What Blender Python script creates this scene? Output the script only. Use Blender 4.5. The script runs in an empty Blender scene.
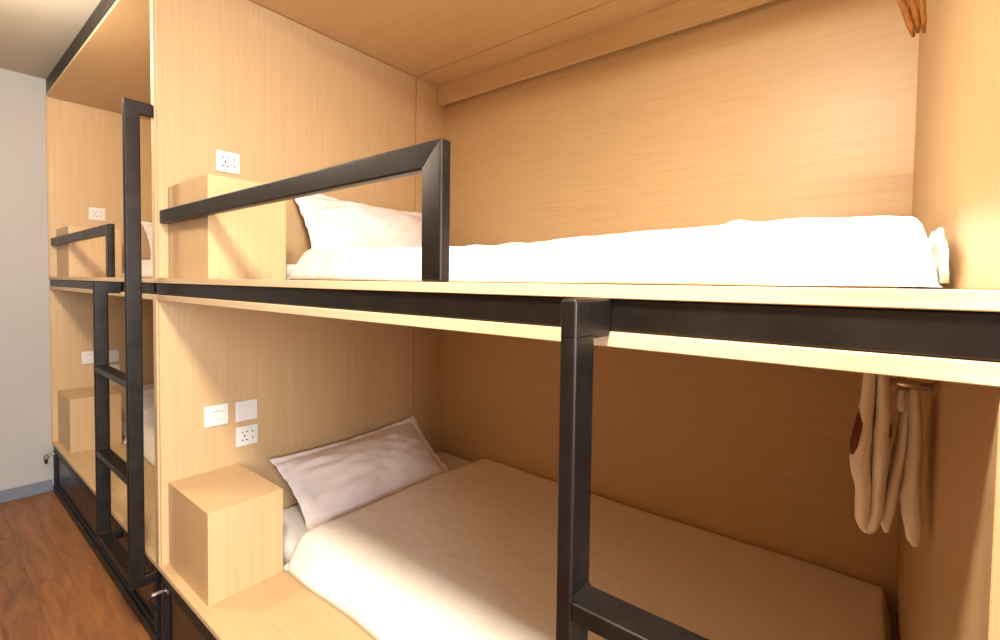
import bpy, bmesh, math, random
from mathutils import Matrix, Vector, noise

random.seed(7)
scene = bpy.context.scene
COL = scene.collection

# ------------------------------------------------------------------ camera
cam_d = bpy.data.cameras.new('camera')
cam = bpy.data.objects.new('camera', cam_d)
COL.objects.link(cam)
cam_d.sensor_fit = 'HORIZONTAL'
cam_d.sensor_width = 36.0
cam_d.lens = 460.937 / 1000.0 * 36.0
cam_d.shift_x = -0.03644
cam_d.shift_y = -0.02046
cam_d.clip_start = 0.02
cam.matrix_world = Matrix((
    (0.80517336, -0.03200241, 0.59217541, 2.19021),
    (0.59282736, 0.01672725, -0.80515584, -0.55304),
    (0.01586146, 0.99934781, 0.03244023, 1.45573),
    (0, 0, 0, 1)))
scene.camera = cam

# ------------------------------------------------------------------ world, light, exposure
world = bpy.data.worlds.new('world')
scene.world = world
world.use_nodes = True
bg = world.node_tree.nodes['Background']
bg.inputs['Color'].default_value = (0.80, 0.90, 1.0, 1)
bg.inputs['Strength'].default_value = 0.5

vs = scene.view_settings
vs.view_transform = 'Standard'
vs.look = 'None'
vs.gamma = 1.0
vs.use_curve_mapping = False
vs.exposure = 1.38
try:
    scene.cycles.diffuse_bounces = 8
    scene.cycles.max_bounces = 12
    scene.cycles.sample_clamp_indirect = 6.0
except Exception:
    pass


def area_light(name, loc, rot, sx, sy, power, color, parent=None):
    d = bpy.data.lights.new(name, 'AREA')
    d.shape = 'RECTANGLE'
    d.size = sx
    d.size_y = sy
    d.energy = power
    d.color = color
    o = bpy.data.objects.new(name, d)
    COL.objects.link(o)
    o.location = loc
    o.rotation_euler = rot
    o.parent = parent
    return o


# daylight through the window at the aisle's end (behind and right of the camera)
area_light('window_daylight', (4.72, -0.95, 1.65), (0, math.radians(90), 0), 1.5, 1.3, 84, (0.84, 0.92, 1.0))

# ------------------------------------------------------------------ materials
def new_mat(name):
    m = bpy.data.materials.new(name)
    m.use_nodes = True
    nt = m.node_tree
    return m, nt, nt.nodes['Principled BSDF']


def nd(nt, t, **kw):
    n = nt.nodes.new(t)
    for k, v in kw.items():
        setattr(n, k, v)
    return n


def plain(name, col, rough=0.5, metal=0.0, spec=0.5):
    m, nt, b = new_mat(name)
    b.inputs['Base Color'].default_value = (*col, 1)
    b.inputs['Roughness'].default_value = rough
    b.inputs['Metallic'].default_value = metal
    b.inputs['Specular IOR Level'].default_value = spec
    return m


def wood(name, grain, dark, light, rough=0.42, amount=1.0, spec=0.4):
    """Straight-grained laminate; `grain` is the axis along which it runs."""
    m, nt, b = new_mat(name)
    tc = nd(nt, 'ShaderNodeTexCoord')
    along, across = 1.6, 95.0
    sc = [across] * 3
    sc['xyz'.index(grain)] = along
    mp = nd(nt, 'ShaderNodeMapping')
    mp.inputs['Scale'].default_value = sc
    nt.links.new(tc.outputs['Object'], mp.inputs['Vector'])
    n1 = nd(nt, 'ShaderNodeTexNoise')
    n1.inputs['Scale'].default_value = 1.0
    n1.inputs['Detail'].default_value = 4.0
    n1.inputs['Roughness'].default_value = 0.65
    nt.links.new(mp.outputs['Vector'], n1.inputs['Vector'])
    sc2 = [across * 4.2] * 3
    sc2['xyz'.index(grain)] = along * 5
    mp2 = nd(nt, 'ShaderNodeMapping')
    mp2.inputs['Scale'].default_value = sc2
    nt.links.new(tc.outputs['Object'], mp2.inputs['Vector'])
    n2 = nd(nt, 'ShaderNodeTexNoise')
    n2.inputs['Scale'].default_value = 1.0
    n2.inputs['Detail'].default_value = 2.0
    nt.links.new(mp2.outputs['Vector'], n2.inputs['Vector'])
    mx = nd(nt, 'ShaderNodeMath', operation='MULTIPLY_ADD')
    nt.links.new(n2.outputs['Fac'], mx.inputs[0])
    mx.inputs[1].default_value = 0.35
    nt.links.new(n1.outputs['Fac'], mx.inputs[2])
    cr = nd(nt, 'ShaderNodeValToRGB')
    cr.color_ramp.elements[0].position = 0.42
    cr.color_ramp.elements[1].position = 0.92
    cr.color_ramp.elements[0].color = (*dark, 1)
    cr.color_ramp.elements[1].color = (*light, 1)
    nt.links.new(mx.outputs[0], cr.inputs['Fac'])
    nt.links.new(cr.outputs['Color'], b.inputs['Base Color'])
    bp = nd(nt, 'ShaderNodeBump')
    bp.inputs['Strength'].default_value = 0.06 * amount
    bp.inputs['Distance'].default_value = 0.002
    nt.links.new(mx.outputs[0], bp.inputs['Height'])
    nt.links.new(bp.outputs['Normal'], b.inputs['Normal'])
    b.inputs['Roughness'].default_value = rough
    b.inputs['Specular IOR Level'].default_value = spec
    return m


WD, WL = (0.505, 0.332, 0.167), (0.578, 0.395, 0.208)
M = {}
M['wood_z'] = wood('oak_laminate_upright_grain', 'z', WD, WL)
M['wood_x'] = wood('oak_laminate_long_grain', 'x', WD, WL)
M['wood_y'] = wood('oak_laminate_cross_grain', 'y', WD, WL)
M['edge_x'] = wood('oak_edge_band', 'x', (0.50, 0.365, 0.215), (0.60, 0.46, 0.295), rough=0.5)
M['edge_z'] = wood('oak_edge_band_upright', 'z', (0.49, 0.345, 0.205), (0.565, 0.42, 0.265), rough=0.5)
M['hanger_shaded'] = wood('shaded_red_hanger_wood', 'y', (0.10, 0.030, 0.012), (0.20, 0.065, 0.025), rough=0.35)  # hanger wood darkened in colour to paint the shade it hangs in
M['hanger_wood'] = wood('varnished_hanger_wood', 'y', (0.20, 0.065, 0.010), (0.42, 0.165, 0.03), rough=0.3)


def steel(name, base, rough=0.42, metal=0.85):
    m, nt, b = new_mat(name)
    tc = nd(nt, 'ShaderNodeTexCoord')
    n1 = nd(nt, 'ShaderNodeTexNoise')
    n1.inputs['Scale'].default_value = 14.0
    n1.inputs['Detail'].default_value = 7.0
    n1.inputs['Roughness'].default_value = 0.7
    nt.links.new(tc.outputs['Object'], n1.inputs['Vector'])
    cr = nd(nt, 'ShaderNodeValToRGB')
    cr.color_ramp.elements[0].position = 0.3
    cr.color_ramp.elements[1].position = 0.75
    cr.color_ramp.elements[0].color = tuple(c * 0.75 for c in base) + (1,)
    cr.color_ramp.elements[1].color = tuple(c * 1.35 for c in base) + (1,)
    nt.links.new(n1.outputs['Fac'], cr.inputs['Fac'])
    nt.links.new(cr.outputs['Color'], b.inputs['Base Color'])
    mr = nd(nt, 'ShaderNodeMapRange')
    mr.inputs['To Min'].default_value = rough - 0.1
    mr.inputs['To Max'].default_value = rough + 0.14
    nt.links.new(n1.outputs['Fac'], mr.inputs['Value'])
    nt.links.new(mr.outputs['Result'], b.inputs['Roughness'])
    b.inputs['Metallic'].default_value = metal
    return m


M['steel'] = steel('blackened_steel', (0.030, 0.024, 0.021), rough=0.40)
M['steel_dark'] = steel('black_base_steel', (0.011, 0.011, 0.013), rough=0.45, metal=0.4)
M['door'] = steel('dark_brown_door_panel', (0.015, 0.008, 0.005), rough=0.3, metal=0.0)
M['chrome'] = plain('chrome', (0.75, 0.74, 0.72), 0.16, 1.0)
M['plate'] = plain('white_switch_plastic', (0.72, 0.70, 0.66), 0.35)
M['slot'] = plain('dark_slot_and_seam_shade', (0.03, 0.025, 0.02), 0.6)  # also backs the lining seams, as their painted shade
M['print_grey'] = plain('grey_print', (0.32, 0.31, 0.31), 0.6)
M['print_red'] = plain('red_print', (0.45, 0.16, 0.14), 0.6)
M['plaster'] = plain('painted_plaster', (0.41, 0.388, 0.362), 0.85, 0, 0.2)
M['ceiling'] = plain('ceiling_paint', (0.47, 0.42, 0.35), 0.9, 0, 0.2)
M['low_bounce'] = plain('dark_low_bounce_wall', (0.26, 0.17, 0.09), 0.6)
M['skirting'] = plain('blue_grey_skirting', (0.15, 0.162, 0.195), 0.5)
M['frame_white'] = plain('white_window_frame', (0.75, 0.75, 0.75), 0.4)


def cloth(name, col, scale=7.0, strength=0.13):
    m, nt, b = new_mat(name)
    tc = nd(nt, 'ShaderNodeTexCoord')
    mp = nd(nt, 'ShaderNodeMapping')
    mp.inputs['Scale'].default_value = (1.0, 1.6, 1.0)
    nt.links.new(tc.outputs['Object'], mp.inputs['Vector'])
    n1 = nd(nt, 'ShaderNodeTexNoise')
    n1.inputs['Scale'].default_value = scale
    n1.inputs['Detail'].default_value = 5.0
    n1.inputs['Distortion'].default_value = 1.4
    nt.links.new(mp.outputs['Vector'], n1.inputs['Vector'])
    n2 = nd(nt, 'ShaderNodeTexNoise')
    n2.inputs['Scale'].default_value = 900.0
    nt.links.new(tc.outputs['Object'], n2.inputs['Vector'])
    mx = nd(nt, 'ShaderNodeMath', operation='MULTIPLY_ADD')
    nt.links.new(n2.outputs['Fac'], mx.inputs[0])
    mx.inputs[1].default_value = 0.03
    nt.links.new(n1.outputs['Fac'], mx.inputs[2])
    bp = nd(nt, 'ShaderNodeBump')
    bp.inputs['Strength'].default_value = strength
    bp.inputs['Distance'].default_value = 0.03
    nt.links.new(mx.outputs[0], bp.inputs['Height'])
    nt.links.new(bp.outputs['Normal'], b.inputs['Normal'])
    b.inputs['Base Color'].default_value = (*col, 1)
    b.inputs['Roughness'].default_value = 0.92
    b.inputs['Specular IOR Level'].default_value = 0.15
    b.inputs['Sheen Weight'].default_value = 0.12
    return m


M['duvet'] = cloth('cotton_bounce_tint', (0.86, 0.805, 0.71))  # warm bounce light is mixed into this cotton colour
M['duvet_white'] = cloth('white_cotton', (0.72, 0.69, 0.64))
M['pillow'] = cloth('cotton_pink_light_tint', (0.85, 0.765, 0.73), 6.0, 0.10)  # pink cast of the light is put into the fabric colour
M['sheet'] = cloth('white_sheet', (0.80, 0.77, 0.73), 6.0, 0.12)
M['towel'] = cloth('white_terry', (0.78, 0.70, 0.62), 90.0, 0.12)


def plank_mat():
    m, nt, b = new_mat('brown_oak_plank')
    tc = nd(nt, 'ShaderNodeTexCoord')
    oi = nd(nt, 'ShaderNodeObjectInfo')
    mp = nd(nt, 'ShaderNodeMapping')
    mp.inputs['Scale'].default_value = (2.2, 16.0, 1.0)
    nt.links.new(tc.outputs['Object'], mp.inputs['Vector'])
    ad = nd(nt, 'ShaderNodeVectorMath', operation='ADD')
    nt.links.new(mp.outputs['Vector'], ad.inputs[0])
    ml = nd(nt, 'ShaderNodeMath', operation='MULTIPLY')
    nt.links.new(oi.outputs['Random'], ml.inputs[0])
    ml.inputs[1].default_value = 37.0
    nt.links.new(ml.outputs[0], ad.inputs[1])
    n1 = nd(nt, 'ShaderNodeTexNoise')
    n1.inputs['Scale'].default_value = 1.4
    n1.inputs['Detail'].default_value = 8.0
    n1.inputs['Roughness'].default_value = 0.62
    n1.inputs['Distortion'].default_value = 0.8
    nt.links.new(ad.outputs[0], n1.inputs['Vector'])
    ma = nd(nt, 'ShaderNodeMath', operation='MULTIPLY_ADD')
    nt.links.new(oi.outputs['Random'], ma.inputs[0])
    ma.inputs[1].default_value = 0.22
    nt.links.new(n1.outputs['Fac'], ma.inputs[2])
    cr = nd(nt, 'ShaderNodeValToRGB')
    cr.color_ramp.elements[0].position = 0.36
    cr.color_ramp.elements[1].position = 0.82
    cr.color_ramp.elements[0].color = (0.115, 0.039, 0.012, 1)
    cr.color_ramp.elements[1].color = (0.31, 0.122, 0.038, 1)
    nt.links.new(ma.outputs[0], cr.inputs['Fac'])
    nt.links.new(cr.outputs['Color'], b.inputs['Base Color'])
    b.inputs['Roughness'].default_value = 0.42
    bp = nd(nt, 'ShaderNodeBump')
    bp.inputs['Strength'].default_value = 0.12
    bp.inputs['Distance'].default_value = 0.002
    nt.links.new(n1.outputs['Fac'], bp.inputs['Height'])
    nt.links.new(bp.outputs['Normal'], b.inputs['Normal'])
    return m


M['plank'] = plank_mat()
M['subfloor'] = plain('dark_plank_joint', (0.05, 0.022, 0.012), 0.8)

lamp_m, nt, b = new_mat('lamp_diffuser_glow')
b.inputs['Base Color'].default_value = (0.9, 0.9, 0.88, 1)
b.inputs['Emission Color'].default_value = (1.0, 0.93, 0.82, 1)
b.inputs['Emission Strength'].default_value = 3.0
M['lamp'] = lamp_m
globe_m, nt, b = new_mat('fill_globe_glow')
b.inputs['Base Color'].default_value = (0.9, 0.9, 0.88, 1)
b.inputs['Emission Color'].default_value = (1.0, 0.86, 0.66, 1)
b.inputs['Emission Strength'].default_value = 72.0
M['globe'] = globe_m

# ------------------------------------------------------------------ helpers
def link(o, parent=None):
    COL.objects.link(o)
    if parent is not None:
        o.parent = parent
        if parent.type == 'EMPTY' or parent.location.length > 0:
            o.matrix_parent_inverse = Matrix.Translation(-parent.location)
    return o


def tag(o, label=None, cat=None, group=None, kind=None):
    if label:
        o['label'] = label
    if cat:
        o['category'] = cat
    if group:
        o['group'] = group
    if kind:
        o['kind'] = kind
    return o


def thing(name, loc, label, cat, group=None):
    e = bpy.data.objects.new(name, None)
    e.empty_display_size = 0.05
    e.location = loc
    COL.objects.link(e)
    return tag(e, label, cat, group)


def finish(name, bm, mat, parent=None, smooth=False):
    me = bpy.data.meshes.new(name)
    bmesh.ops.recalc_face_normals(bm, faces=bm.faces[:])
    bm.to_mesh(me)
    bm.free()
    mats = mat if isinstance(mat, (list, tuple)) else [mat]
    for k in mats:
        me.materials.append(M[k])
    if smooth:
        for p in me.polygons:
            p.use_smooth = True
    o = bpy.data.objects.new(name, me)
    return link(o, parent)


def add_box(bm, x0, x1, y0, y1, z0, z1, bevel=0.0, seg=1):
    r = bmesh.ops.create_cube(bm, size=1.0)
    vs_ = r['verts']
    for v in vs_:
        v.co.x = x0 + (v.co.x + 0.5) * (x1 - x0)
        v.co.y = y0 + (v.co.y + 0.5) * (y1 - y0)
        v.co.z = z0 + (v.co.z + 0.5) * (z1 - z0)
    if bevel > 0:
        es = list({e for v in vs_ for e in v.link_edges})
        bmesh.ops.bevel(bm, geom=es, offset=bevel, segments=seg, affect='EDGES', profile=0.5)
    return vs_


def box(name, x0, x1, y0, y1, z0, z1, mat, parent=None, bevel=0.0012, seg=1, face_mat=None):
    """One box-shaped board; face_mat(normal) picks the material slot of a face."""
    bm = bmesh.new()
    add_box(bm, x0, x1, y0, y1, z0, z1, min(bevel, 0.3 * min(x1 - x0, y1 - y0, z1 - z0)), seg)
    if face_mat:
        bm.normal_update()
        for f in bm.faces:
            f.material_index = face_mat(f.normal)
    return finish(name, bm, mat, parent, smooth=False)


def tube(name, x0, x1, y0, y1, z0, z1, mat, parent, r=0.0045):
    """Square-section steel tube with rounded corners."""
    o = box(name, x0, x1, y0, y1, z0, z1, mat, parent, bevel=r, seg=3)
    for p in o.data.polygons:
        p.use_smooth = True
    md = o.modifiers.new('weighted', 'WEIGHTED_NORMAL')
    md.keep_sharp = False
    return o


def copy_tree(src, dx, sx=1.0):
    """Copy a thing and its parts, shifted along X."""
    c = src.copy()
    COL.objects.link(c)
    c.location = src.location + Vector((dx, 0, 0))
    if sx != 1.0:
        c.scale.x = sx
    for ch in src.children:
        d = ch.copy()
        COL.objects.link(d)
        d.parent = c
        for g in ch.children:
            e = g.copy()
            COL.objects.link(e)
            e.parent = d
    return c


# ------------------------------------------------------------------ key dimensions (metres)
XE = -2.262                      # inner face of the far end panel
XR = 2.28                        # inner face of the right-hand panel
PT = 0.058                       # partition thickness
D = 1.432                        # depth of the berths
SEAM = 1.212                     # lining seam
Z_LOW = 0.342                    # lower berth deck
Z_UP = 1.4573                    # upper berth deck
Z_B1, Z_B0 = 1.4385, 1.3941      # steel beam between the two deck boards
Z_SOFF = 1.3738                  # underside of the lower deck board
Z_TOP = 2.648                    # ceiling of the upper berth
Z_CEIL = 2.765
BAYS = ((XE, -PT), (0.0, XR))

# ------------------------------------------------------------------ the room
fl = box('floor', XE - 0.03, 4.6, -1.7, 1.5, -0.06, -0.0105, 'subfloor', bevel=0)
tag(fl, 'brown oak plank floor of the aisle beside the bunks', None, kind='structure')
plank_mesh = {}
PW, PL = 0.12, 1.22
row_off = [-1.36, -0.95]
for k in range(15):
    y1 = 0.005 - PW * k
    y0 = max(y1 - PW, -1.7)
    off = row_off[k] if k < 2 else -1.36 + (k * 0.47) % PL
    n0 = math.floor((XE - 0.03 - off) / PL)
    x = off + n0 * PL
    while x < 4.6:
        a, b_ = max(x, XE - 0.03), min(x + PL, 4.6)
        if b_ - a > 0.03 and y1 - y0 > 0.02:
            key = (round(b_ - a, 3), round(y1 - y0, 3))
            if key not in plank_mesh:
                bm = bmesh.new()
                add_box(bm, 0.0002, b_ - a - 0.0002, 0.0002, y1 - y0 - 0.0002, -0.0104, 0, 0.0004)
                me = bpy.data.meshes.new('plank')
                bm.to_mesh(me)
                bm.free()
                me.materials.append(M['plank'])
                plank_mesh[key] = me
            p = bpy.data.objects.new('plank', plank_mesh[key])
            p.location = (a, y0, 0)
            link(p, fl)
        x += PL

tag(box('ceiling', XE - 0.03, 4.6, -1.7, 1.5, Z_CEIL, Z_CEIL + 0.08, 'ceiling', bevel=0), 'white painted aisle ceiling', kind='structure')
tag(box('wall_left', XE - 0.13, XE - 0.03, -1.7, 1.5, 0, Z_CEIL, 'plaster', bevel=0), 'pale grey plaster wall at the end of the aisle', kind='structure')
tag(box('baseboard_left', XE - 0.03, XE - 0.018, -1.7, -0.001, 0, 0.078, 'skirting', bevel=0.002), 'blue grey skirting along the end wall', kind='structure')
tag(box('wall_back', XE - 0.03, 4.6, 1.5, 1.6, 0, Z_CEIL, 'plaster', bevel=0), 'plaster wall behind the bunks', kind='structure')
tag(box('wall_front', XE - 0.03, 4.6, -1.8, -1.7, 0, Z_CEIL, 'low_bounce', bevel=0), 'unseen wall across the aisle, darkened to cut bounce light', kind='structure')  # dark tone given to this unseen wall to weaken its bounce
bm = bmesh.new()
WY0, WY1, WZ0, WZ1 = -1.62, -0.28, 0.85, 2.42
add_box(bm, 4.6, 4.7, -1.7, WY0, 0, Z_CEIL)
add_box(bm, 4.6, 4.7, WY1, 1.5, 0, Z_CEIL)
add_box(bm, 4.6, 4.7, WY0, WY1, 0, WZ0)
add_box(bm, 4.6, 4.7, WY0, WY1, WZ1, Z_CEIL)
tag(finish('wall_right', bm, 'plaster'), 'plaster wall with the window behind the camera', kind='structure')
bm = bmesh.new()
add_box(bm, 4.59, 4.64, WY0, WY0 + 0.05, WZ0, WZ1)
add_box(bm, 4.59, 4.64, WY1 - 0.05, WY1, WZ0, WZ1)
add_box(bm, 4.59, 4.64, WY0 + 0.05, WY1 - 0.05, WZ0, WZ0 + 0.05)
add_box(bm, 4.59, 4.64, WY0 + 0.05, WY1 - 0.05, WZ1 - 0.05, WZ1)
tag(finish('window_1', bm, 'frame_white'), 'white framed window at the aisle end', kind='structure')

# ------------------------------------------------------------------ ceiling lamp over the aisle and an added fill globe (both out of view)
def ceiling_lamp(x, y, power, label):
    t = thing('ceiling_lamp', (x, y, Z_CEIL - 0.03), label, 'lamp')
    bm = bmesh.new()
    sx, sy, w = 0.30, 0.16, 0.02
    for a in ((x - sx, x + sx, y - sy, y - sy + w), (x - sx, x + sx, y + sy - w, y + sy),
              (x - sx, x - sx + w, y - sy + w, y + sy - w), (x + sx - w, x + sx, y - sy + w, y + sy - w)):
        add_box(bm, *a, Z_CEIL - 0.03, Z_CEIL)
    finish('lamp_frame', bm, 'frame_white', t)
    box('diffuser', x - sx + w, x + sx - w, y - sy + w, y + sy - w, Z_CEIL - 0.022, Z_CEIL - 0.012, 'lamp', t, bevel=0)
    area_light('lamp_light', (0, 0, -0.003), (0, 0, 0), 0.54, 0.26, power, (1.0, 0.90, 0.76), t)
    return t


ceiling_lamp(2.12, -0.62, 53, 'ceiling lamp over the aisle behind the camera')

def fill_globe(x, y, z, label):  # added light source, brightens the ceiling and the far aisle
    t = thing('fill_globe', (x, y, Z_CEIL), label, 'lamp')
    bm = bmesh.new()
    bmesh.ops.create_cone(bm, cap_ends=True, segments=24, radius1=0.06, radius2=0.06, depth=0.02, matrix=Matrix.Translation((x, y, Z_CEIL - 0.0105)))
    bmesh.ops.create_cone(bm, cap_ends=True, segments=12, radius1=0.012, radius2=0.012, depth=Z_CEIL - z - 0.09, matrix=Matrix.Translation((x, y, (Z_CEIL + z + 0.09) / 2 - 0.01)))
    finish('fill_globe_mount', bm, 'frame_white', t)
    bm = bmesh.new()
    bmesh.ops.create_uvsphere(bm, u_segments=24, v_segments=14, radius=0.1, matrix=Matrix.Translation((x, y, z)))
    finish('fill_sphere', bm, 'globe', t, smooth=True)
    return t


fill_globe(-0.60, -0.58, 2.50, 'unseen globe added to brighten the far part of the aisle')

# ------------------------------------------------------------------ built-in bunk bays
def lock_hasp(x, y, z, parent):
    """Chrome cam lock with a hinged latch and a hanging key ring on a door stile."""
    bm = bmesh.new()
    add_box(bm, x, x + 0.036, y - 0.006, y, z, z + 0.014, 0.002)
    add_box(bm, x + 0.004, x + 0.016, y - 0.036, y - 0.004, z + 0.002, z + 0.012, 0.002)
    bmesh.ops.create_cone(bm, cap_ends=True, segments=14, radius1=0.009, radius2=0.009, depth=0.014,
                          matrix=Matrix.Translation((x + 0.010, y - 0.04, z + 0.006)) @ Matrix.Rotation(math.pi / 2, 4, 'X'))
    o = finish('latch', bm, 'chrome', parent, smooth=False)
    bm = bmesh.new()
    for q in range(18):
        a = q / 18 * 2 * math.pi
        a2 = (q + 1) / 18 * 2 * math.pi
        R_, cz = 0.011, z - 0.012
        p0 = Vector((x + 0.010, y - 0.04 + R_ * math.sin(a), cz + R_ * math.cos(a) * 1.25))
        p1 = Vector((x + 0.010, y - 0.04 + R_ * math.sin(a2), cz + R_ * math.cos(a2) * 1.25))
        d = p1 - p0
        mat = Matrix.Translation((p0 + p1) / 2) @ d.to_track_quat('Z', 'Y').to_matrix().to_4x4()
        bmesh.ops.create_cone(bm, cap_ends=True, segments=6, radius1=0.0022, radius2=0.0022, depth=d.length * 1.15, matrix=mat)
    add_box(bm, x + 0.002, x + 0.018, y - 0.048, y - 0.033, z - 0.052, z - 0.025, 0.002)
    r = finish('padlock', bm, 'steel', parent)
    return o


def make_bay(x0, x1, label, first):
    t = thing('bunk_bay', (x0, 0, 0), label, 'bunk bed', 'built-in bunk bays')
    L = x1 - x0
    e = lambda n: 1 if (n.y < -0.9) else 0
    eps = 0.0008
    # decks
    box('upper_deck_board', x0 - 0.0098, x1 + 0.0098, 0, D + 0.0155, Z_B1, Z_UP, ['wood_x', 'edge_x'], t, face_mat=e)
    box('soffit_board', x0 - 0.0098, x1 + 0.0098, 0, D + 0.0155, Z_SOFF, Z_B0, ['wood_x', 'edge_x'], t, face_mat=e)
    box('lower_deck_board', x0 - 0.0098, x1 + 0.0098, 0, D + 0.0155, Z_LOW - 0.018, Z_LOW, ['wood_x', 'edge_x'], t, face_mat=e)
    tube('beam', x0 - (PT if first else 0) + (0.0 if first else -0.028), x1 + (-0.03 if first else PT), 0.006, 0.05, Z_B0 + 0.0006, Z_B1 - 0.0006, 'steel', t, r=0.003)
    # ceiling of the upper berth in two boards with a joint
    box('berth_ceiling_board', x0 + eps, x1 - eps, 0, SEAM - 0.0028, Z_TOP, Z_TOP + 0.015, ['wood_x', 'edge_x'], t, face_mat=e)
    box('berth_ceiling_board', x0 + eps, x1 - eps, SEAM + 0.0028, D - eps, Z_TOP, Z_TOP + 0.015, 'wood_x', t)
    box('fascia_board', x0 + 0.004, x1 - 0.004, 1.371, 1.389, 2.535, Z_TOP - 0.0005, 'wood_x', t)
    tube('top_channel', x0 - 0.027, x1 + (PT if not first else 0), 0.004, 0.05, Z_TOP + 0.0155, Z_CEIL - 0.001, 'steel', t, r=0.002)
    # back panels
    box('back_panel', x0, x1, D, D + 0.016, Z_UP + 0.0001, Z_TOP - eps, 'wood_x', t)
    box('back_panel', x0, x1, D, D + 0.016, Z_LOW + 0.0001, Z_SOFF - 0.0001, 'wood_x', t)
    # linings on the two ends
    for za, zb in ((Z_UP + 0.0001, Z_TOP - eps), (Z_LOW + 0.0001, Z_SOFF - 0.0001)):
        box('end_lining', x0 - 0.010, x0, 0.006, SEAM - 0.0026, za, zb, 'wood_z', t)
        box('end_lining', x0 - 0.010, x0, SEAM + 0.0026, D + 0.016, za, zb, 'wood_z', t)
        box('end_lining', x1, x1 + 0.010, 0.006, D + 0.016, za, zb, 'wood_z', t)
        box('seam_shade_strip', x0 - 0.0095, x0 - 0.006, SEAM - 0.0025, SEAM + 0.0025, za, zb, 'slot', t, bevel=0)  # dark backing paints the shade inside the seam
    box('seam_shade_strip', x0 + eps, x1 - eps, SEAM - 0.0027, SEAM + 0.0027, Z_TOP + 0.006, Z_TOP + 0.010, 'slot', t, bevel=0)
    # base: steel frame and doors
    zt = Z_LOW - 0.0185
    tube('base_rail', x0 - 0.008, x1 - 0.002, 0.0, 0.03, 0.0, 0.042, 'steel_dark', t, r=0.003)
    tube('base_rail', x0 - 0.008, x1 - 0.002, 0.006, 0.036, zt - 0.04, zt, 'steel_dark', t, r=0.003)
    box('base_light_stop', x0 - 0.040, x0 - 0.012, 0.04, D + 0.016, 0.0005, zt - 0.0005, 'steel_dark', t)  # unseen sides added to keep light from leaking under the deck
    box('base_light_stop', x1 + 0.012 if not first else x1 - 0.030, x1 + 0.040 if not first else x1 - 0.004, 0.04, D + 0.016, 0.0005, zt - 0.0005, 'steel_dark', t)
    ps = [x0 - 0.008, x0 + 1.24, x1 - 0.034]
    for px in ps:
        tube('base_post', px, px + 0.032, 0.004, 0.036, 0.0425, zt - 0.0405, 'steel_dark', t, r=0.003)
    for a, b_ in ((ps[0] + 0.034, ps[1] - 0.002), (ps[1] + 0.034, ps[2] - 0.002)):
        d = box('base_door', a, b_, 0.018, 0.034, 0.045, zt - 0.043, 'door', t, bevel=0.002)
        bm = bmesh.new()
        w, f0, f1 = 0.024, 0.008, 0.0178
        za, zb = 0.047, zt - 0.045
        add_box(bm, a + .002, a + w, f0, f1, za, zb, 0.0015)
        add_box(bm, b_ - w, b_ - .002, f0, f1, za, zb, 0.0015)
        add_box(bm, a + w, b_ - w, f0, f1, za, za + 0.016, 0.0015)
        add_box(bm, a + w, b_ - w, f0, f1, zb - 0.016, zb, 0.0015)
        fr = finish('door_frame', bm, 'steel_dark', d)
    return t


bay_far = make_bay(XE, -PT, 'oak bunk bay at the far end of the aisle against the plaster wall', True)
bay_near = make_bay(0.0, XR, 'large oak bunk bay in the foreground with two open berths', False)

# upright boards between the bays: their light front edges show beside the ladder
def upright(x0, x1, parent):
    for za, zb in ((Z_B1 + 0.0003, Z_CEIL - 0.11), (0.0, Z_B0 - 0.0003)):
        fm = lambda n: 1 if n.y < -0.9 else 0
        if za == 0.0:
            za = Z_LOW - 0.018
        box('upright_panel', x0, x1, 0.0, D + 0.016, za, zb, ['wood_z', 'edge_z'], parent, face_mat=fm)


upright(-PT + 0.0102, -0.0102, bay_near)
upright(XR + 0.0102, XR + PT - 0.0102, bay_near)
upright(XE - 0.0295, XE - 0.0102, bay_far)

lock_hasp(0.052, 0.006, 0.272, bay_near)
lock_hasp(XE + 0.022, 0.006, 0.262, bay_far)

# ------------------------------------------------------------------ bedside boxes
def bedside_box(x0, y0, y1, z0, z1, label):
    t = thing('bedside_box', (x0, y0, z0), label, 'box', 'oak boxes at the berth heads')
    x1 = x0 + 0.4
    e = 0.0006
    th = 0.018
    box('front_board', x0 + e, x1 - th, y0, y0 + th, z0 + e, z1, 'wood_z', t, bevel=0.0003)
    box('rear_board', x0 + e, x1 - th, y1 - th, y1, z0 + e, z1, 'wood_z', t, bevel=0.0003)
    box('end_board', x1 - th, x1, y0, y1, z0 + e, z1, 'wood_z', t, bevel=0.0004)
    box('top_board', x0 + e, x1 - th, y0 + th, y1 - th, z1 - th, z1, 'wood_y', t, bevel=0.0003)
    return t


for bx, w in ((0.0, 'near bay'), (XE, 'far bay')):
    bedside_box(bx, 0.029, 0.274, Z_LOW, 0.665 if bx == 0 else 0.685, 'oak box on the lower deck of the %s beside the %s' % (w, 'lower pillow' if bx == 0 else 'end wall'))
    bedside_box(bx, 0.036, 0.287, Z_UP, 1.805 if bx == 0 else 1.775, 'oak box on the upper deck of the %s behind the guard rail' % w)

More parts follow.
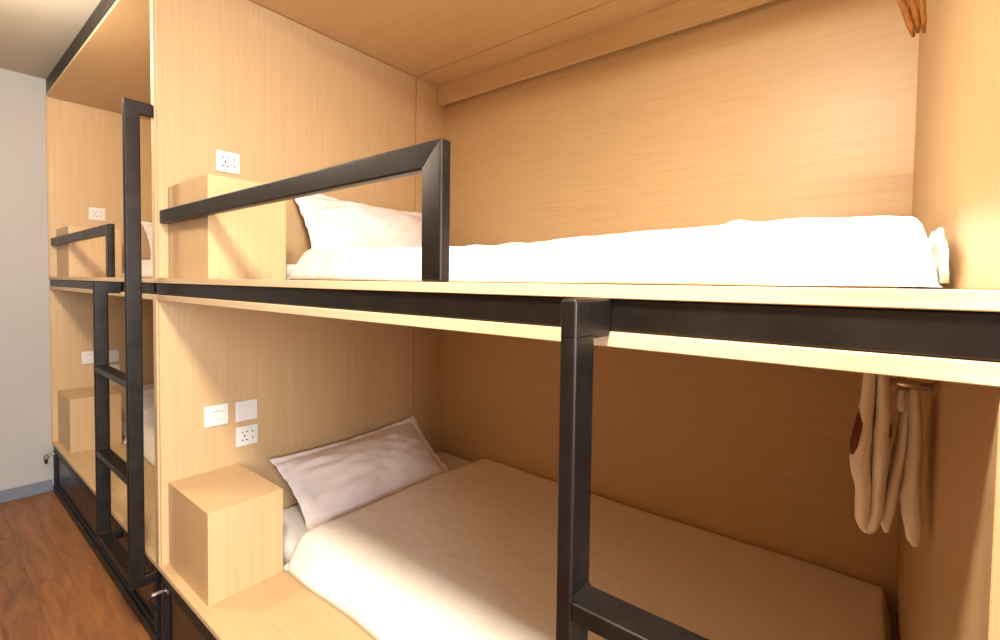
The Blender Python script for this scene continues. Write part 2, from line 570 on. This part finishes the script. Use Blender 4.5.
# ------------------------------------------------------------------ sockets and switches on the berth ends
def plate(name, x, yc, zc, label, cat, kind):
    t = thing(name, (x, yc, zc), label, cat)
    s = 0.043
    bm = bmesh.new()
    add_box(bm, x + 0.0003, x + 0.0085, yc - s, yc + s, zc - s, zc + s, 0.0022, 2)
    finish('cover_plate', bm, 'plate', t)
    f = 0.0085
    if kind == 'socket':
        box('socket_face', x + f - 0.0005, x + f + 0.0012, yc - 0.033, yc + 0.033, zc - 0.033, zc + 0.033, 'plate', t, bevel=0.0005)
        f += 0.0013
        sl = [(-0.019, 0.017, 0.0035, 0.0022), (-0.002, 0.017, 0.0035, 0.0022), (-0.011, 0.0, 0.0022, 0.0055),
              (-0.019, -0.018, 0.0045, 0.0022), (-0.002, -0.018, 0.0045, 0.0022), (0.021, 0.014, 0.0018, 0.0055), (0.021, -0.014, 0.0018, 0.0055)]
        for dy, dz, hy, hz in sl:
            box('pin_slot', x + f - 0.0006, x + f + 0.0001, yc + dy - hy, yc + dy + hy, zc + dz - hz, zc + dz + hz, 'slot', t, bevel=0)
    elif kind == 'switch':
        box('rocker', x + f - 0.0005, x + f + 0.0022, yc - 0.034, yc + 0.034, zc - 0.034, zc + 0.034, 'plate', t, bevel=0.001)
        box('rocker_mark', x + f + 0.0018, x + f + 0.0024, yc - 0.022, yc + 0.022, zc + 0.0225, zc + 0.0235, 'print_grey', t, bevel=0)
    else:
        box('card_face', x + f - 0.0005, x + f + 0.0016, yc - 0.034, yc + 0.034, zc - 0.034, zc + 0.034, 'plate', t, bevel=0.0008)
        for q in range(7):
            yy = yc - 0.027 + q * 0.0078
            dz = 0.0035 * math.sin(q / 6 * math.pi)
            box('printed_mark', x + f + 0.0012, x + f + 0.0018, yy, yy + 0.0072, zc + 0.0125 + dz, zc + 0.0150 + dz * 1.2, 'print_red' if q in (2, 3) else 'print_grey', t, bevel=0)
        box('printed_mark', x + f + 0.0012, x + f + 0.0018, yc - 0.017, yc + 0.020, zc - 0.0185, zc - 0.0165, 'print_grey', t, bevel=0)
    return t


for bx, w in ((0.0, 'near bay'), (XE, 'far bay')):
    plate('wall_socket', bx, 0.239, 1.943 if bx == 0 else 1.905, 'white square power socket above the upper box in the %s' % w, 'socket', 'socket')
    plate('wall_socket', bx, 0.306, 0.781, 'white square power socket below the switch in the lower %s' % w, 'socket', 'socket')
    plate('light_switch', bx, 0.304, 0.890, 'blank white square switch above the lower socket in the %s' % w, 'switch', 'switch')
    plate('card_switch', bx, 0.191, 0.893, 'white plate with printed marks left of the switch in the lower %s' % w, 'switch', 'card')

# ------------------------------------------------------------------ guard rails of the upper berths
def mitred(name, poly, y0, y1, cut, mat, parent, r=0.005):
    """Tube outlined by poly in XZ between y0 and y1, rounded except along its mitre edge `cut`."""
    bm = bmesh.new()
    va = [bm.verts.new((x, y0, z)) for x, z in poly]
    vb = [bm.verts.new((x, y1, z)) for x, z in poly]
    n = len(poly)
    bm.faces.new(va)
    bm.faces.new(vb[::-1])
    for i in range(n):
        k = (i + 1) % n
        bm.faces.new((va[i], vb[i], vb[k], va[k]))
    bm.edges.ensure_lookup_table()
    ci, ck = cut
    es = []
    for e in bm.edges:
        idx = [(va.index(v) if v in va else vb.index(v)) for v in e.verts]
        if set(idx) == {ci, ck}:
            continue
        es.append(e)
    bmesh.ops.bevel(bm, geom=es, offset=r, segments=3, affect='EDGES', profile=0.5)
    o = finish(name, bm, mat, parent, smooth=True)
    md = o.modifiers.new('weighted', 'WEIGHTED_NORMAL')
    return o


def guard(x0, x1, label):
    t = thing('guard_rail', (x0, 0.02, Z_UP), label, 'guard rail', 'steel guard rails of the upper berths')
    w, z0, z1 = 0.054, 1.664, 1.714
    mitred('top_bar', [(x0, z0), (x1 - w, z0), (x1, z1), (x0, z1)], 0.009, 0.034, (1, 2), 'steel', t)
    mitred('post', [(x1 - w, Z_UP + 0.0005), (x1, Z_UP + 0.0005), (x1, z1), (x1 - w, z0)], 0.009, 0.034, (2, 3), 'steel', t)
    return t


guard(0.002, 1.562, 'long dark steel guard rail on the near upper berth')
guard(XE + 0.002, -0.757, 'dark steel guard rail on the far upper berth behind the tall ladder')

# ------------------------------------------------------------------ ladders
def ladder(xs, xt, label):
    t = thing('bunk_ladder', ((xs + xt) / 2, -0.064, 0.285), label, 'ladder', 'steel bunk ladders')
    w = 0.0115
    y0, y1 = -0.087, -0.040
    tube('short_stile', xs - w, xs + w, y0, y1, 0.285, Z_B0 + 0.004, 'steel', t)
    tube('tall_stile', xt - w, xt + w, y0, y1, 0.285, 2.066, 'steel', t)
    tube('top_arm', xt - w, xt + w, y0, -0.0005, 2.059, 2.1068, 'steel', t)
    tube('bottom_arm', xt - w, xt + w, y1 - 0.004, -0.0005, 0.2852, 0.326, 'steel', t)
    tube('beam_arm', xs - w, xs + w, y0, 0.0055, Z_B0 - 0.006, Z_B1 + 0.0008, 'steel', t)
    tube('bottom_arm', xs - w, xs + w, y1 - 0.004, -0.0005, 0.2852, 0.326, 'steel', t)
    for zt in (1.072, 0.705, 0.333):
        tube('rung', xs + w - 0.001, xt - w + 0.001, y0 + 0.001, y1 - 0.001, zt - 0.024, zt, 'steel', t, r=0.003)
        for sx, sg in ((xs + w, 1), (xt - w, -1)):
            bm = bmesh.new()
            v = [bm.verts.new((sx - 0.0005 * sg, y, z)) for y, z in ((y0 + 0.004, zt - 0.001), (y1 - 0.004, zt - 0.001), (y1 - 0.004, zt + 0.006), (y0 + 0.004, zt + 0.006))]
            v2 = [bm.verts.new((sx + 0.006 * sg, y, zt - 0.0005)) for y in (y0 + 0.004, y1 - 0.004)]
            bm.faces.new((v[0], v[1], v[2], v[3]))
            bm.faces.new((v[3], v[2], v2[1], v2[0]))
            bm.faces.new((v[0], v2[0], v2[1], v[1]))
            bm.faces.new((v[0], v[3], v2[0]))
            bm.faces.new((v[1], v2[1], v[2]))
            finish('weld_bead', bm, 'steel', t)
    return t


ladder(1.8945, 2.316, 'dark steel ladder in the foreground in front of the lower berth')
ladder(-0.520, -0.024, 'tall dark steel ladder between the two bays beside the aisle')

# ------------------------------------------------------------------ bedding
def sgrid(n, a, b, k=0.75):
    """n+1 positions from a to b, denser towards both ends."""
    out = []
    for i in range(n + 1):
        t = i / n
        s = 0.5 - 0.5 * math.cos(math.pi * t)
        out.append(a + (b - a) * ((1 - k) * t + k * s))
    return out


def soft_slab(name, x0, x1, y0, y1, z0, hfun, r, mat, parent=None, nx=90, ny=54, wob=0.0, seed=0, pw=2.2, wrinkle=0.0, blunt=False):
    """A soft cloth slab with rounded, slightly uneven edges; hfun(u,v) gives its height."""
    bm = bmesh.new()
    xs, ys = sgrid(nx, 0, 1), sgrid(ny, 0, 1)
    top, bot = [], []
    for u in xs:
        rt, rb = [], []
        for v in ys:
            x = x0 + (x1 - x0) * u
            y = y0 + (y1 - y0) * v
            dx = min(u, 1 - u) * (x1 - x0)
            dy = min(v, 1 - v) * (y1 - y0)
            px = max(0.0, 1 - dx / (r if u < 0.5 or not blunt else r * 0.55))
            py = max(0.0, 1 - dy / r)
            q = min(1.0, (px ** pw + py ** pw))
            prof = (1 - q) ** (1 / pw)
            h = hfun(u, v)
            # uneven outline
            wx = wob * noise.noise((y * 3.1 + seed, seed, 0.3)) * max(0, 1 - dx / (2.5 * r)) * (-1 if u < .5 else 1)
            wy = wob * noise.noise((x * 2.6 + seed, 5.0 + seed, 0.7)) * max(0, 1 - dy / (2.5 * r)) * (-1 if v < .5 else 1)
            w = 0.0
            if wrinkle:
                a = noise.noise((x * 5 + seed, y * 3.2, seed))
                c = noise.noise((x * 2.2 + 3 * a, y * 7.0 + seed, 2.0 + seed))
                w = wrinkle * (1 - abs(c) * 2.2) * (0.45 + 0.55 * noise.noise((x * 1.3, y * 1.7, seed + 9)))
                if dy < 2.2 * r and v < .5:
                    f = noise.noise((x * 17 + 1.5 * a + seed, 1.0, y * 3))
                    w += wrinkle * 2.6 * f * (1 - dy / (2.2 * r))
                if dx < 2.2 * r:
                    f = noise.noise((1.0, y * 15 + a + seed, 4))
                    w += wrinkle * 2.2 * f * (1 - dx / (2.2 * r))
            z = z0 + h * (0.03 + 0.97 * prof) + w * min(1, prof * 2)
            wx = min(wx, max(0.0, 2.277 - x))
            wy = min(wy, max(0.0, 1.430 - y))
            rt.append(bm.verts.new((x + wx, y + wy, z)))
            rb.append((x + wx * 0.6, y + wy * 0.6, z0 + h * 0.03 * (1 - prof)))
        top.append(rt)
        bot.append(rb)
    B = []
    for i in range(nx + 1):
        rb = []
        for j in range(ny + 1):
            if i in (0, nx) or j in (0, ny):
                rb.append(top[i][j])
            else:
                rb.append(bm.verts.new(bot[i][j]))
        B.append(rb)
    for i in range(nx):
        for j in range(ny):
            bm.faces.new((top[i][j], top[i + 1][j], top[i + 1][j + 1], top[i][j + 1]))
            try:
                bm.faces.new((B[i][j], B[i][j + 1], B[i + 1][j + 1], B[i + 1][j]))
            except ValueError:
                pass
    return finish(name, bm, mat, parent, smooth=True)


def pillow(name, length, height, thick, mat, place, seed=0):
    """Flanged pillow: a stuffed body with a flat hem round it; place maps local (a,b,c) to the world."""
    na, nb = 64, 40
    bm = bmesh.new()
    ext = 1.0
    A, Bv = sgrid(na, -ext, ext, 0.55), sgrid(nb, -ext, ext, 0.55)
    hem_a, hem_b = 0.034 / (length / 2), 0.030 / (height / 2)
    front, back = [], []
    for a in A:
        rf, rb = [], []
        for b_ in Bv:
            ia, ib = a / (1 - hem_a), b_ / (1 - hem_b)
            body = max(0.0, 1 - abs(ia) ** 2.6) * max(0.0, 1 - abs(ib) ** 2.0)
            t = thick * body ** 0.72 if body > 0 else 0.0
            # sides drawn in between the corners
            ca = a * (length / 2) * (1 - 0.075 * (1 - b_ * b_))
            cb = b_ * (height / 2) * (1 - 0.10 * (1 - a * a))
            ang = math.atan2(b_, a)
            w = noise.noise((a * 2.2 + seed, b_ * 5.0 + 1.5 * noise.noise((a * 3, b_ * 2, seed)), seed))
            w2 = noise.noise((a * 6 + b_ * 5 + seed, b_ * 2, 3))
            crease = 0.017 * w + 0.007 * w2
            hemw = 0.014 * noise.noise((a * 7 + seed, b_ * 7, 8.0)) * (1 if body <= 0 else 0.2)
            rf.append(bm.verts.new(place(ca, cb, t * 0.62 + 0.0015 + crease * min(1, body * 3) + hemw)))
            rb.append((ca, cb, -t * 0.38 - 0.0015 + hemw))
        front.append(rf)
        back.append(rb)
    Bk = [[bm.verts.new(place(*p)) for p in row] for row in back]
    for i in range(na):
        for j in range(nb):
            bm.faces.new((front[i][j], front[i + 1][j], front[i + 1][j + 1], front[i][j + 1]))
            bm.faces.new((Bk[i][j], Bk[i][j + 1], Bk[i + 1][j + 1], Bk[i + 1][j]))
    rim = [(i, 0) for i in range(na)] + [(na, j) for j in range(nb)] + [(i, nb) for i in range(na, 0, -1)] + [(0, j) for j in range(nb, 0, -1)]
    for q in range(len(rim)):
        (i, j), (k, l) = rim[q], rim[(q + 1) % len(rim)]
        bm.faces.new((front[i][j], Bk[i][j], Bk[k][l], front[k][l]))
    return finish(name, bm, mat, None, smooth=True)


def set_origin(o, p):
    p = Vector(p)
    o.data.transform(Matrix.Translation(-p))
    o.location = p
    return o


# lower berth
mat_low = soft_slab('mattress', 0.006, 2.225, 0.302, 1.424, Z_LOW + 0.0005, lambda u, v: 0.062, 0.03, 'sheet', nx=60, ny=40, seed=2)
set_origin(mat_low, (0, 0, Z_LOW))
tag(mat_low, 'thin white sheeted mattress on the lower deck of the near bay', 'mattress', 'berth mattresses')


def h_low(u, v):
    return 0.044 + 0.018 * math.sin(math.pi * min(1, max(0, v))) ** 0.6 + 0.010 * noise.noise((u * 3.0, v * 2.4, 1.0)) + 0.012 * math.exp(-((v - 0.08) / 0.12) ** 2)


def drape(o, ymin, xmax, zedge, zdeck):
    """Let the front hem and the foot of a duvet hang over the mattress edge down to the deck."""
    for v in o.data.vertices:
        f = max((ymin - v.co.y) / 0.075, (v.co.x - xmax) / 0.03)
        if f > 0:
            f = min(1.0, f)
            s_ = f * f * (3 - 2 * f)
            v.co.z -= (zedge - zdeck) * s_ * (0.98 + 0.02 * noise.noise((v.co.x * 6, v.co.y * 6, 2)))
    o.data.update()


duv_low = soft_slab('duvet', 0.368, 2.272, 0.284, 1.424, Z_LOW + 0.064, h_low, 0.07, 'duvet', nx=150, ny=90, wob=0.016, seed=4, wrinkle=0.0028, blunt=True)
drape(duv_low, 0.362, 2.236, Z_LOW + 0.064, Z_LOW + 0.0005)
set_origin(duv_low, (0, 0, Z_LOW))
tag(duv_low, 'cotton duvet with bounce light in its cream tint spread over the lower berth of the near bay', 'duvet', 'duvets on the berths')


def lean_place(yc, xb, zb, ang, rot=0.0):
    """Pillow leaning on the berth end: a runs along Y, b up the lean, c towards the berth."""
    ca, sa = math.cos(ang), math.sin(ang)

    def f(a, b_, c):
        a2 = a * math.cos(rot) - b_ * math.sin(rot)
        b2 = a * math.sin(rot) + b_ * math.cos(rot)
        # b2 = 0 at the middle; the slip sags a little at its middle
        x = xb - b2 * ca + c * sa
        z = zb + b2 * sa + c * ca
        return Vector((x, yc + a2, z))
    return f


pil_low = pillow('pillow', 0.82, 0.43, 0.20, 'pillow', lean_place(0.80, 0.190, 0.527, math.radians(39), 0.03), seed=3)
set_origin(pil_low, (0.19, 0.80, 0.41))
tag(pil_low, 'pale hemmed pillow with pink light in its colour leaning on the lower berth end of the near bay', 'pillow', 'hemmed pillows')

# upper berth
mat_up = soft_slab('mattress', 0.006, 2.225, 0.302, 1.424, Z_UP + 0.0005, lambda u, v: 0.062, 0.03, 'sheet', nx=60, ny=40, seed=6)
set_origin(mat_up, (0, 0, Z_UP))
tag(mat_up, 'thin white sheeted mattress on the upper deck of the near bay', 'mattress', 'berth mattresses')


def h_up(u, v):
    return 0.040 + 0.010 * math.sin(math.pi * min(1, max(0, v))) ** 0.6 + 0.010 * noise.noise((u * 3.0 + 4, v * 2.4, 6.0)) + 0.006 * math.exp(-((u - 0.88) / 0.12) ** 2) + 0.012 * math.exp(-((u - 0.02) / 0.1) ** 2)


duv_up = soft_slab('duvet', 0.388, 2.275, 0.280, 1.424, Z_UP + 0.062, h_up, 0.075, 'duvet_white', nx=150, ny=90, wob=0.018, seed=11, wrinkle=0.0050, blunt=True)
drape(duv_up, 0.358, 2.236, Z_UP + 0.062, Z_UP + 0.0005)
set_origin(duv_up, (0, 0, Z_UP))
tag(duv_up, 'bright white duvet spread over the upper berth of the near bay', 'duvet', 'duvets on the berths')
# the loose hem at the foot end
bm = bmesh.new()
prev = None
for q in range(61):
    y = 0.272 + q / 60 * 0.55
    k = min(1.0, q / 9)
    zt_ = Z_UP + 0.050 + 0.042 * k + 0.010 * noise.noise((y * 17, 3, 0))
    zb_ = Z_UP + 0.010 + 0.006 * noise.noise((y * 21, 8, 0))
    mid_ = []
    for z_ in (0.0, 0.33, 0.67, 1.0):
        mid_.append((2.266 + 0.006 * noise.noise((y * 30, z_ * 2.5, 5)) * (0.4 + z_), zb_ + (zt_ - zb_) * z_))
    ring = [bm.verts.new((min(a + 0.003, 2.2775), y, z_)) for a, z_ in mid_] + [bm.verts.new((a - 0.003, y, z_)) for a, z_ in mid_[::-1]]
    if prev:
        for k_ in range(8):
            bm.faces.new((prev[k_], ring[k_], ring[(k_ + 1) % 8], prev[(k_ + 1) % 8]))
    else:
        bm.faces.new(ring)
    prev = ring
bm.faces.new(prev[::-1])
hem = finish('hem', bm, 'duvet_white', None, smooth=True)
hem.data.transform(Matrix.Translation((0, 0, -Z_UP)))
hem.parent = duv_up

pil_up = pillow('pillow', 0.80, 0.46, 0.19, 'pillow', lean_place(0.865, 0.155, 1.685, math.radians(56), -0.03), seed=8)
set_origin(pil_up, (0.15, 0.86, Z_UP + 0.07))
tag(pil_up, 'white hemmed pillow propped on the upper berth end behind the near guard rail', 'pillow', 'hemmed pillows')

# the far bay is made up the same way
for src, lab, sx in ((mat_low, 'thin white sheeted mattress on the lower deck of the far bay', .965),
                     (mat_up, 'thin white sheeted mattress on the upper deck of the far bay', .965),
                     (duv_low, 'bounce-tinted duvet on the lower berth of the far bay behind the tall ladder', .965),
                     (duv_up, 'white duvet on the upper berth of the far bay behind the tall ladder', .965),
                     (pil_low, 'pale pillow on the lower berth of the far bay behind the tall ladder', 1.0),
                     (pil_up, 'pale pillow on the upper berth of the far bay behind the tall ladder', 1.0)):
    c = copy_tree(src, XE, sx)
    c['label'] = lab

# ------------------------------------------------------------------ hooks, hangers, towels on the right-hand panel
def round_bar(bm, pts, r, seg=8):
    rings = []
    n = len(pts)
    for i, p in enumerate(pts):
        p = Vector(p)
        d = (Vector(pts[min(i + 1, n - 1)]) - Vector(pts[max(i - 1, 0)])).normalized()
        up = Vector((0, 0, 1)) if abs(d.z) < 0.9 else Vector((0, 1, 0))
        s = d.cross(up).normalized()
        u = s.cross(d).normalized()
        rr = r[i] if isinstance(r, (list, tuple)) else r
        rings.append([bm.verts.new(p + s * rr * math.cos(2 * math.pi * k / seg) + u * rr * math.sin(2 * math.pi * k / seg)) for k in range(seg)])
    for i in range(n - 1):
        for k in range(seg):
            bm.faces.new((rings[i][k], rings[i][(k + 1) % seg], rings[i + 1][(k + 1) % seg], rings[i + 1][k]))
    bm.faces.new(rings[0][::-1])
    bm.faces.new(rings[-1])


def hook_rail(yc, z, label, ln=0.0):
    t = thing('hook_rail', (XR, yc, z), label, 'hook', 'chrome hook rails')
    bm = bmesh.new()
    bmesh.ops.create_cone(bm, cap_ends=True, segments=24, radius1=0.026, radius2=0.023, depth=0.008,
                          matrix=Matrix.Translation((XR - 0.0045, yc, z)) @ Matrix.Rotation(math.pi / 2, 4, 'Y'))
    finish('wall_rose', bm, 'chrome', t, smooth=False)
    bm = bmesh.new()
    w = 0.016
    pts = [(XR - 0.006, yc - w, z)]
    for q in range(9):
        a = q / 8 * math.pi
        pts.append((XR - 0.052 - ln - 0.014 * math.sin(a), yc - w * math.cos(a), z + 0.003))
    pts.append((XR - 0.006, yc + w, z))
    round_bar(bm, pts, 0.0042)
    finish('loop_bar', bm, 'chrome', t, smooth=True)
    return t


hook_rail(0.47, 1.292, 'chrome loop hook on the lower right panel holding towels')
hook_rail(0.53, 2.215, 'chrome loop hook high on the upper right panel holding hangers', 0.075)


def hanger(hook, enda, endb, drop, label, mat='hanger_wood'):
    """Wooden clothes hanger: two drooping arms meeting under a wire hook."""
    H, A, B = Vector(hook), Vector(enda), Vector(endb)
    mid = (A + B) / 2
    N = Vector((mid.x, mid.y, mid.z + drop))
    t = thing('clothes_hanger', N, label, 'hanger', 'wooden clothes hangers')
    side = (B - A).cross(Vector((0, 0, 1))).normalized()
    bm = bmesh.new()
    rings = []
    n = 24
    for i in range(n + 1):
        s = i / n
        p = A.lerp(B, s)
        q = 1 - abs(2 * s - 1)
        p.z = A.z + (B.z - A.z) * s + drop * (1 - (1 - q) ** 1.7)
        hh = 0.0075 + 0.008 * q
        ww = 0.0058
        e = 0.55 if i in (0, n) else 1.0
        rings.append([bm.verts.new(p + side * a * ww * e + Vector((0, 0, c * hh * e)))
                      for a, c in ((-1, -.6), (-.6, -1), (.6, -1), (1, -.6), (1, .6), (.6, 1), (-.6, 1), (-1, .6))])
    for i in range(n):
        for k in range(8):
            bm.faces.new((rings[i][k], rings[i][(k + 1) % 8], rings[i + 1][(k + 1) % 8], rings[i + 1][k]))
    bm.faces.new(rings[0][::-1])
    bm.faces.new(rings[-1])
    finish('arms', bm, mat, t, smooth=True)
    bm = bmesh.new()
    top = H + Vector((0, 0, 0.006))
    pts = [N + Vector((0, 0, 0.01)), N.lerp(top, 0.35), N.lerp(top, 0.6)]
    R_ = 0.012
    dirv = (B - A)
    dirv.z = 0
    dirv.normalize()
    c = top - Vector((0, 0, R_ * 0.6))
    for q in range(9):
        a = -0.4 + q / 8 * (math.pi + 0.6)
        pts.append(c + dirv * (R_ * math.cos(a)) + Vector((0, 0, R_ * math.sin(a))))
    round_bar(bm, pts, 0.0016, 6)
    finish('wire_hook', bm, 'chrome', t, smooth=True)
    return t


# upper berth: three hangers, their drooping far ends show at the picture's top
hanger((2.152, 0.555, 2.222), (2.070, 0.370, 2.000), (2.238, 0.735, 2.004), 0.13, 'leftmost varnished wooden hanger on the upper chrome hook')
hanger((2.186, 0.542, 2.222), (2.130, 0.345, 2.003), (2.2455, 0.735, 2.010), 0.13, 'middle varnished wooden hanger on the upper chrome hook')
hanger((2.220, 0.535, 2.222), (2.186, 0.335, 2.003), (2.2555, 0.742, 2.010), 0.13, 'varnished wooden hanger nearest the panel on the upper chrome hook')
# lower berth: one hanger behind the thick towel
hanger((2.222, 0.47, 1.296), (2.166, 0.390, 1.180), (2.2214, 0.60, 1.166), 0.10, 'reddish wooden hanger darkened by painted shade, tucked behind the folded towel', 'hanger_shaded')


def ribbon(bm, prof, y0, y1, seed=0, ny=14, wave=0.004):
    """Thick folded cloth: a centre line of (x, z, thickness) carried along Y with rounded edges."""
    # refine
    P = []
    for i in range(len(prof) - 1):
        p0 = prof[max(i - 1, 0)]
        p1, p2 = prof[i], prof[i + 1]
        p3 = prof[min(i + 2, len(prof) - 1)]
        for q in range(5):
            s = q / 5
            P.append(tuple(0.5 * (2 * p1[k] + (p2[k] - p0[k]) * s + (2 * p0[k] - 5 * p1[k] + 4 * p2[k] - p3[k]) * s * s + (3 * p1[k] - p0[k] - 3 * p2[k] + p3[k]) * s ** 3) for k in range(3)))
    P.append(prof[-1])
    n = len(P)
    Lf, Rt = [], []
    for j in range(ny + 1):
        v = j / ny
        y = y0 + (y1 - y0) * v
        e = min(v, 1 - v) * ny
        ek = 0.35 if e < 0.5 else (0.8 if e < 1.5 else 1.0)
        lf, rt = [], []
        for i in range(n):
            x, z, w = P[i]
            a, c = P[max(i - 1, 0)], P[min(i + 1, n - 1)]
            d = Vector((c[0] - a[0], c[1] - a[1]))
            d = d.normalized() if d.length > 0 else Vector((0, -1))
            nx_, nz_ = -d.y, d.x
            off = wave * noise.noise((i * 0.35, y * 22 + seed, seed))
            yo = 0.006 * noise.noise((i * 0.22, seed, v * 3))
            k = 0.5 * w * ek * 0.93
            if i in (0, n - 1):
                k *= 0.7
            lf.append(bm.verts.new((x + nx_ * (k + off), y + yo, z + nz_ * (k + off))))
            rt.append(bm.verts.new((x - nx_ * (k - off), y + yo, z - nz_ * (k - off))))
        Lf.append(lf)
        Rt.append(rt)
    for j in range(ny):
        for i in range(n - 1):
            bm.faces.new((Lf[j][i], Lf[j][i + 1], Lf[j + 1][i + 1], Lf[j + 1][i]))
            bm.faces.new((Rt[j][i], Rt[j + 1][i], Rt[j + 1][i + 1], Rt[j][i + 1]))
        for i in (0, n - 1):
            bm.faces.new((Lf[j][i], Lf[j + 1][i], Rt[j + 1][i], Rt[j][i]))
    for j in (0, ny):
        for i in range(n - 1):
            bm.faces.new((Lf[j][i], Rt[j][i], Rt[j][i + 1], Lf[j][i + 1]))


T1 = [(2.1882, 1.3301, 0.0138), (2.1834, 1.2401, 0.0182), (2.1783, 1.1779, 0.024), (2.178, 1.1426, 0.024), (2.1836, 1.1002, 0.0196), (2.1837, 1.0528, 0.0182),
      (2.1926, 1.038, 0.0167), (2.203, 1.0624, 0.015), (2.2054, 1.1151, 0.0163), (2.2059, 1.1842, 0.0176), (2.2067, 1.2443, 0.0162), (2.2040, 1.3301, 0.0121)]
T1 = [(x, z, w_ * 1.32) for x, z, w_ in T1]
bm = bmesh.new()
ribbon(bm, T1, 0.42, 0.56, seed=1, wave=0.0015)
tw = finish('towel', bm, 'towel', None, smooth=True)
set_origin(tw, (2.19, 0.49, 1.03))
tag(tw, 'thick folded pale towel hanging left of the chrome hook', 'towel', 'towels in the lower berth')
t2 = thing('towel', (2.25, 0.48, 1.02), 'pale towel with two slanting tails draped over the chrome hook', 'towel', 'towels in the lower berth')
for nm, pr, ya, yb, sd in (('tail', [(2.2499, 1.288, 0.0172), (2.2523, 1.2155, 0.0199), (2.2519, 1.1456, 0.0227), (2.2496, 1.0922, 0.0281), (2.2535, 1.0547, 0.027), (2.2575, 1.0198, 0.020)], 0.455, 0.50, 3),
                           ('tail', [(2.2402, 1.2832, 0.0124), (2.2385, 1.2078, 0.0165), (2.231, 1.1339, 0.0182), (2.2232, 1.0678, 0.0198), (2.2175, 1.0219, 0.0158)], 0.47, 0.55, 5),
                           ('flap', [(2.2306, 1.285, 0.0121), (2.231, 1.266, 0.0121), (2.232, 1.2471, 0.0121)], 0.45, 0.48, 7)):
    bm = bmesh.new()
    ribbon(bm, pr, ya, yb, seed=sd, ny=8, wave=0.002)
    finish(nm, bm, 'towel', t2, smooth=True)
